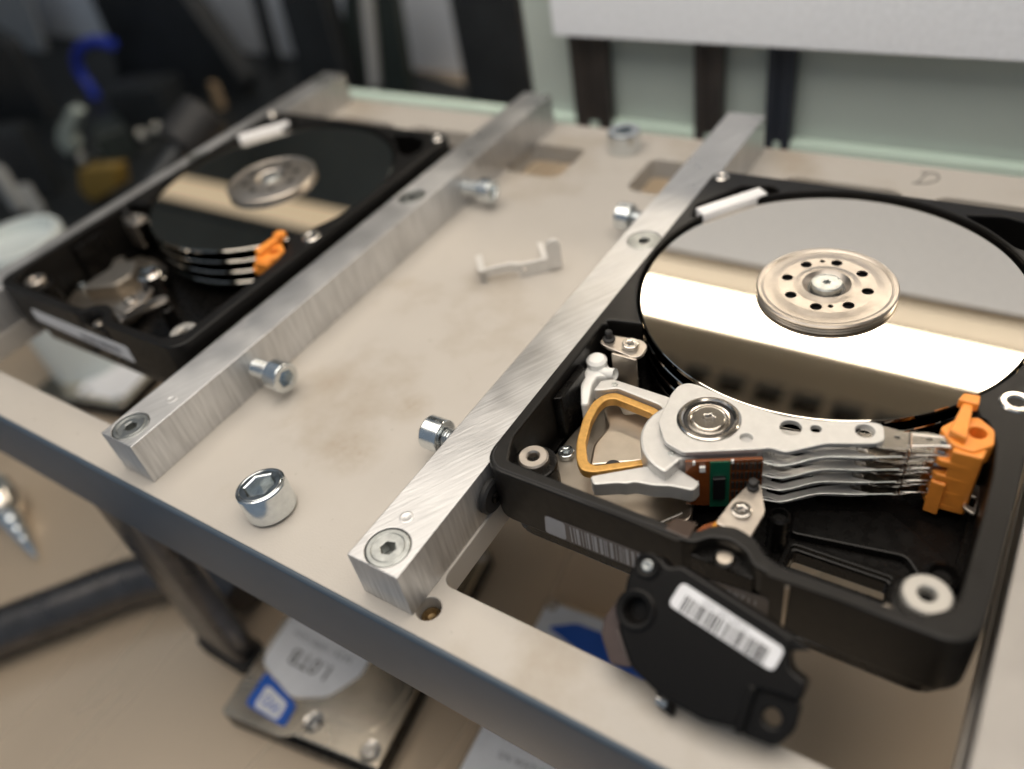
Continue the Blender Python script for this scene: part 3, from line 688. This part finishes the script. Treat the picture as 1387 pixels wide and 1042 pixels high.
# ------------------------------------------------------------------ small silver bracket lying on the plate
sb = thing('metal_bracket', 'small bent silver bracket with upright tab lying on the plate', 'bracket', (-94, -3, ZP))
A_ = pz(656, 366, ZP + 5); B_ = pz(742, 347, ZP + 5)
ang = math.atan2(B_.y - A_.y, B_.x - A_.x)
L_ = math.hypot(B_.x - A_.x, B_.y - A_.y)
BM = T((A_.x + 94, A_.y + 3, 0)) @ Matrix.Rotation(ang, 4, 'Z')
b = MB()
sx = lambda x0, x1, y0, y1, z0, z1: b.box(x0, x1, y0, y1, z0, z1, .12, BM)
b.prism([(0, 0), (L_ * .38, 0), (L_ * .56, -1.6), (L_, -1.6), (L_, -.4), (L_ * .59, -.4), (L_ * .41, 1.2), (0, 1.2)], 2.0, 5.2, (), .12, BM)
sx(-1.9, .3, -.6, 9.5, .8, 5.2)
sx(-1.9, .3, -.6, .9, .03, 5.1)
b.prism([(L_ * .52, -1.65), (L_, -1.65), (L_, -.35), (L_ * .52, -.35)], .05, 2.3, (), .1, BM)
sx(L_ - 2.0, L_ - .2, -.5, 9.0, 3.0, 5.2)
b.build('frame', mat('matte_silver', (.70, .685, .66), .42, .35, noise=.05, nscale=400), sb)
UP = BM @ Matrix(((1, 0, 0, 0), (0, 0, 1, -1.6), (0, 1, 0, 0), (0, 0, 0, 1)))
MB().prism(rrect(L_ - .4, .6, L_ + 4.2, 11.6, (.6, .6, 2.2, 2.2)), -.4, 1.0, (), .15, UP).build('tab', mat('matte_silver', (1, 1, 1)), sb)
MB().lathe([(.75, 1.72), (.6, 1.95), (0, 2.0)], 14, BM @ T((L_ * .62, 0, 3.0)) @ Rot(90, 'X')).build('dimple', BRIGHT, sb)

# ------------------------------------------------------------------ closed laptop drives on the table below
def laptop_drive(label, loc, rot, style):
    r = thing('laptop_drive', label, 'hard drive', loc, 'closed drives on the table', (0, 0, math.radians(rot)))
    W, Ln, H = 70.0, 100.0, 9.5
    MB().prism(rrect(0, 0, W, Ln, 3), .05, H - 1.4, (), .4).build('case', BLACK, r)
    notch = [(0.4, .4), (28, .4), (30, -.0), (33, 2.0), (W - 5, 2.0), (W - .4, 3)]
    cov = MB().prism(rounded([(.3, .3), (29, .3), (33, 2.6), (W - .4, 2.6), (W - .3, Ln - .3), (.3, Ln - .3)], 2.2), H - 1.35, H - .3, (), .45)
    cov.prism(rounded([(36, 12), (62, 12), (66, 30), (64, 92), (20, 94), (8, 60), (36, 30)], 6), H - .35, H + .1, (), .35)
    c = cov.build('cover', COVER, r)
    for (x, y) in ((38, 9.0), (W - 6, 7), (4, Ln - 4), (W - 4, Ln - 4), (4, 52), (W - 4, 52)):
        b = MB().lathe([(4.0, H - .35), (3.8, H + .05), (3.0, H - .1), (2.6, H - .1)], 28, T((x, y, 0))); torx(b, x, y, H - .2, 2.3, .9); b.build('cover_screw', BRIGHT, c)
    if style == 'blue_square':
        pl = rounded([(3.0, 26), (5, 22), (24, 14), (38, 19), (46, 31), (45, 41), (38, 49), (40, 58), (40, 90), (3.5, 92)], 3.5)
        lb = MB().prism(pl, H + .12, H + .24).build('label', PAPER, r)
        MB().prism(rounded([(8.0, 20.0), (28.0, 12.4), (28.4, 3.6), (8.2, 6.0)], 2.0), H + .26, H + .34).build('blue_panel', BLUE, lb)
        MB().prism(rounded([(12, 15.4), (24.5, 11.6), (24.5, 4.6), (12, 6.4)], 1.8), H + .35, H + .39).build('logo_panel', PAPER, lb)
        MB().text('WD', 5.6, T((18.2, 9.6, H + .42)) @ Rot(166, 'Z')).build('logo_print', BLUE, lb)
        MB().text('1.0TB', 9.0, T((24, 28.4, H + .28)) @ Rot(174, 'Z')).build('capacity_print', INK, lb)
        MB().text('SATA / 16MB Cache', 3.6, T((24, 36.4, H + .28)) @ Rot(174, 'Z')).build('label_print', GREYINK, lb)
        b = MB()
        for k in range(4): b.text('S/N WXK1A8276 MDL 10SPZX', 2.0, T((18, 48 + 4.4 * k, H + .28)) @ Rot(174, 'Z'))
        b.box(28, 33, 42, 46, H + .25, H + .29); b.build('fine_print', GREYINK, lb)
    elif style == 'blue_arc':
        pl = rounded([(1.5, 4), (68.5, 4), (68.5, 97.5), (1.5, 97.5)], 3)
        lb = MB().prism(pl, H + .12, H + .24).build('label', PAPER, r)
        MB().prism(rounded([(6, 87), (16, 92.6), (34, 92.2), (52, 85), (60, 76), (58, 73), (40, 80.5), (22, 82.0)], 2), H + .26, H + .34).build('blue_swoosh', BLUE, lb)
        b = MB()
        rr = random.Random(4)
        for k, (tx, sz) in enumerate((('MODEL 10JPVX', 4.0), ('P/N 771692', 3.0), ('DCM HBNTJHB', 3.0), ('S/N WX71A', 3.4))): b.text(tx, sz, T((20, 56 - 6.4 * k, H + .28)) @ Rot(2, 'Z'))
        b.box(24, 36, 72, 73.2, H + .25, H + .29); b.box(16, 50, 64, 65, H + .25, H + .29)
        for k in range(7): b.box(12, 12 + rr.uniform(25, 48), 22 - 2.6 * k, 23.2 - 2.6 * k, H + .25, H + .29)
        b.build('label_print', GREYINK, lb)
    else:
        lb = MB().prism(rounded([(30, 6), (66, 6), (66, 58), (30, 58)], 6), H + .12, H + .24).build('label', PAPER, r)
        MB().prism(rounded([(38, 34), (58, 34), (58, 42), (38, 42)], 2), H + .26, H + .3).build('label_print', GREYINK, lb)
    return r
d = math.radians(9)
nr = pz(507, 1052, TAB + 9.5)
laptop_drive('closed silver drive with white label and blue logo square below the front edge', (nr.x - 70 * math.cos(d), nr.y - 70 * math.sin(d), TAB + .1), 9, 'blue_square')
fl_ = pz(742, 806, TAB + 9.5)
d = math.radians(5)
laptop_drive('closed drive with blue swoosh label seen through the right opening', (fl_.x + 100 * math.sin(d), fl_.y - 100 * math.cos(d), TAB + .1), 5, 'blue_arc')
q = pz(150, 566, TAB + 9.5)
laptop_drive('closed drive with plain white label seen through the left opening', (q.x - 70, q.y - 8, TAB + .1), 12, 'plain')


# ------------------------------------------------------------------ things behind the stand
def ym(u, v): return pz(u, v, TAB + 3.2).y      # distance of a thing whose foot stands on the mat at this pixel
def slab(name, label, cat, px, y, thick, material, parent=None, bevel=1.0, round_=0.0, group=None):
    # outline seen at pixel corners, standing upright at distance y, with real thickness
    P = [py(u, v, y) for u, v in px]
    poly = [(p.x, p.z) for p in P]
    a = sum(poly[i][0] * poly[(i + 1) % len(poly)][1] - poly[(i + 1) % len(poly)][0] * poly[i][1] for i in range(len(poly)))
    if a < 0: poly = poly[::-1]
    if round_: poly = rounded(poly, round_)
    o = MB().prism(poly, 0, thick, (), bevel, Matrix(((1, 0, 0, 0), (0, 0, -1, y + thick), (0, 1, 0, 0), (0, 0, 0, 1)))).build(name, material, parent)
    if not parent: tag(o, label, cat, group)
    return o
GLASSG = mat('grey_green_panel', (.50, .565, .53), .22, noise=.08, nscale=9)
MINT = mat('mint_glass_edge', (.70, .86, .77), .25, noise=.04, nscale=20)
POST = mat('dark_profile', (.055, .048, .045), .4, .3, noise=.2, nscale=60)
WEAVE = mat('white_woven_sheet', (.82, .85, .90), .7, noise=.05, nscale=500, bump=.5, bscale=900)
yb = 152.0
zl = py(720, 100, yb).x
gp = thing('glass_panel', 'grey-green glossy panel standing behind the far edge of the plate', 'panel', (-40, yb, TAB))
MB().box(zl, 190, yb, yb + 6, -50, 70, .5).build('pane', GLASSG, gp, (40, -yb, -TAB))
zt_ = py(1200, 203, yb - 3).z
MB().box(-330, 190, yb - 6, yb - .2, -50, zt_, .6).build('edge_strip', MINT, gp, (40, -yb, -TAB))
ys = 136.0
zs = py(1060, 66, ys).z; xs = py(748, 30, ys).x
ws = thing('white_board', 'white woven-surface board held up behind the plate', 'board', (0, ys, zs))
MB().box(xs, 200, 0, 9, 0, 95 - zs, .5).build('panel', WEAVE, ws)
for k, (u0, u1, lab_) in enumerate(((776, 824, 'thick dark post under the white board, leftmost of three'), (940, 977, 'dark post under the white board just left of the right bar end'), (1038, 1074, 'dark post under the white board right of the bar end'))):
    a_, b_ = py(u0, 120, ys + 9).x, py(u1, 120, ys + 9).x
    pt = thing('post', lab_, 'post', ((a_ + b_) / 2, ys + 9.5, TAB), 'posts under the white board')
    hw = (b_ - a_) / 2
    b = MB().prism([(-hw, -.5), (-hw * .3, -.5), (-hw * .22, .6), (hw * .22, .6), (hw * .3, -.5), (hw, -.5), (hw, 4.6), (-hw, 4.6)], .1, zs - TAB + 30, (), .2)
    b.build('profile', POST if k < 2 else mat('dark_blue_profile', (.03, .036, .05), .4, .3), pt)
# grey cabinet far left behind, with dark equipment arms before it
CAB = mat('blue_grey_cabinet', (.76, .80, .86), .5, noise=.06, nscale=5)
DARK = mat('dark_equipment', (.02, .023, .026), .5, noise=.25, nscale=30)
DARKG = mat('dark_green_black', (.022, .030, .028), .45, noise=.2, nscale=20)
yc = 430
o = MB().box(-1400, py(742, 60, yc).x, yc, yc + 20, TAB + .1, 80, 1).build('cabinet', CAB); tag(o, 'blurred pale grey cabinet side far behind the left drive', 'cabinet')
slab('dark_equipment', 'wide black slanting arm in the blurred top left background', 'equipment', [(105, -40), (222, -40), (330, 112), (300, 215), (175, 190), (150, 60)], 330, 22, DARK, round_=6)
slab('equipment_post', 'black upright post behind the far end of the left bar', 'post', [(366, -40), (424, -40), (462, 96), (470, 130), (405, 130), (400, 80)], 330, 20, DARK, round_=4)
slab('equipment_post', 'thin dark rod left of the black upright post', 'post', [(330, -40), (342, -40), (378, 100), (366, 104)], 370, 8, DARK, round_=2)
slab('equipment_post', 'dark slim strut between the post and the wide black column', 'post', [(462, -40), (480, -40), (492, 130), (470, 130)], 350, 10, DARKG, round_=2)
slab('equipment_post', 'dark green strut left of the wide black column', 'post', [(500, -40), (528, -40), (556, 135), (518, 135)], 350, 10, DARKG, round_=2)
slab('equipment_column', 'wide black column behind the far end of the middle bar', 'post', [(600, -40), (694, -40), (728, 150), (636, 150)], 340, 25, DARK, round_=5)
slab('dark_equipment', 'black slanting strut at the far left edge', 'equipment', [(-60, 20), (8, 60), (70, 170), (135, 290), (60, 310), (-10, 190), (-60, 150)], 230, 16, DARK, round_=5)
slab('grey_board', 'pale grey board corner at the top left', 'board', [(-40, -40), (25, -40), (60, 70), (70, 160), (30, 170), (-40, 90)], 380, 8, mat('grey_board_paint', (.36, .38, .40), .5), round_=5)
slab('board_strip', 'pale grey upright strip beside the dark green strut', 'board', [(484, -40), (498, -40), (512, 120), (500, 120)], 345, 6, mat('pale_strip', (.5, .5, .49), .5), round_=2)
# blue clamp handle
hp_ = [py(u, v, ym(130, 134)) for u, v in ((152, 60), (136, 56), (118, 58), (106, 70), (104, 86), (112, 104), (122, 118), (130, 132))]
o = MB().tube(smooth_path([(p.x, p.y, p.z) for p in hp_], 4), 5.2, 5).build('blue_handle', mat('blue_plastic', (.03, .06, .50), .35)); tag(o, 'curved blue plastic handle in the blurred top left', 'handle')
slab('plastic_clip', 'pale green-white clip on the left beside the black strut', 'clip', [(92, 146), (106, 154), (96, 186), (104, 200), (92, 212), (76, 194), (76, 176)], ym(92, 212), 9, mat('pale_green_plastic', (.50, .56, .50), .4), round_=3)
slab('brass_block', 'small blurred brass-yellow block below the clip', 'block', [(105, 230), (152, 228), (158, 256), (124, 274), (108, 258)], ym(124, 274), 14, mat('brass_yellow', (.40, .26, .06), .4, .4), round_=3)
slab('cable_tie', 'small tan tag in front of the dark housing', 'tag', [(281, 112), (290, 112), (304, 148), (294, 150)], ym(300, 150), 4, mat('tan_tag', (.42, .30, .18), .5), round_=1)
# row of shiny links on the housing
for k in range(6):
    c_ = pz(112 + 20 * k, 214 - 8 * k, TAB + 8.6)
    o = MB().lathe([(1.5, -3), (4.6, -2.6), (5.2, 0), (4.6, 2.6), (1.5, 3)], 20, T(c_) @ Rot(70, 'Y')).build('steel_link', ZINCDULL)
    tag(o, ('leftmost', 'second from the left', 'third from the left', 'third from the right', 'second from the right', 'rightmost')[k] + ' shiny steel link of the blurred row above the left bar', 'link', 'row of steel links')
# black knob touching the far left bar
kb = py(266, 172, 60)
k_ = thing('black_knob', 'round black knob peeking over the far left bar', 'knob', (kb.x, kb.y, kb.z), None, (math.radians(-60), math.radians(25), 0))
MB().lathe([(0, -14), (12, -14), (13.5, -12), (13.5, 8), (12, 10), (9.5, 10), (9, 6), (0, 6)], 40).build('grip', RUBBER, k_)
MB().lathe([(5, -60), (5, -14.1), (0, -14.1)], 20).build('stem', DARK, k_)
# pale round pot at the left edge
pp = py(18, 322, -20)
p_ = thing('round_pot', 'pale blue-white round pot at the left edge behind the bar', 'pot', (pp.x, pp.y, TAB))
hz_ = pp.z - TAB
MB().lathe([(0, .1), (22, .1), (24, 3), (25, hz_ - 2), (24, hz_), (21, hz_), (20, hz_ - 6), (0, hz_ - 6)], 40).build('pot', mat('pale_ceramic', (.62, .68, .68), .25), p_)
# chromed bit lying on the table at the lower left
g0, g1 = pz(-10, 668, TAB + 11), pz(50, 756, TAB + 4)
dv = (g1 - g0); ln = dv.length; R3 = dv.to_track_quat('Z', 'Y').to_matrix().to_4x4()
k_ = thing('chrome_tool', 'shiny chrome stepped tool lying at the left edge below the stand', 'tool', tuple(g0))
MB().lathe([(0, -6), (7, -6), (10.5, -1), (10.8, ln * .22), (8, ln * .34), (5.6, ln * .38), (0, ln * .38)], 36, R3).build('knob', BRIGHT, k_)
pr = []
for k in range(4):
    z_ = ln * (.38 + .13 * k); r_ = 5.2 - 1.0 * k; pr += [(r_, z_), (r_ + .5, z_ + ln * .03), (r_, z_ + ln * .1)]
MB().lathe([(0, ln * .36)] + pr + [(.6, ln), (0, ln)], 24, R3).build('stepped_shaft', ZINC, k_)

# dark rubber mat with loose kit under the blurred background on the left
mp_ = [pz(u, v, TAB + 3) for u, v in ((-80, 40), (100, 40), (300, 58), (520, 84), (700, 135), (640, 260), (300, 330), (120, 400), (-80, 440))]
o = MB().prism(rounded([(p.x, p.y) for p in mp_], 10), TAB + .1, TAB + 3, (), .5).build('rubber_mat', mat('dark_mat', (.012, .014, .015), .55, noise=.3, nscale=12)); tag(o, 'dark mat on the table behind the left drive', 'mat')
for k, (u, v, w_, h_, a_, mt_, lb_) in enumerate((
    (215, 165, 60, 40, 20, DARK, 'black box lying on the dark mat, nearest the blue handle'),
    (160, 205, 46, 26, -25, DARKG, 'dark green box on the mat beside the row of links'),
    (60, 260, 30, 60, 35, DARK, 'tall black block on the mat at the left edge'),
    (30, 285, 12, 40, 10, mat('pale_grey_plastic', (.45, .46, .45), .4), 'pale grey upright sliver at the left edge of the mat'),
    (55, 290, 9, 26, 40, mat('pale_grey_plastic', (1, 1, 1)), 'short pale grey sliver on the mat behind the round pot'))):
    p = pz(u, v, TAB + 3)
    r = thing('equipment_box', lb_, 'box', (p.x, p.y, TAB + 3.05), 'dark kit on the mat', (0, 0, math.radians(a_)))
    MB().box(-w_ / 2, w_ / 2, -w_ / 3, w_ / 3, 0, h_, 2).build('housing', mt_, r)
    MB().box(-w_ / 2.6, w_ / 2.6, -w_ / 4, w_ / 4, h_ + .02, h_ + 1.5, .5).build('lid', mt_, r)
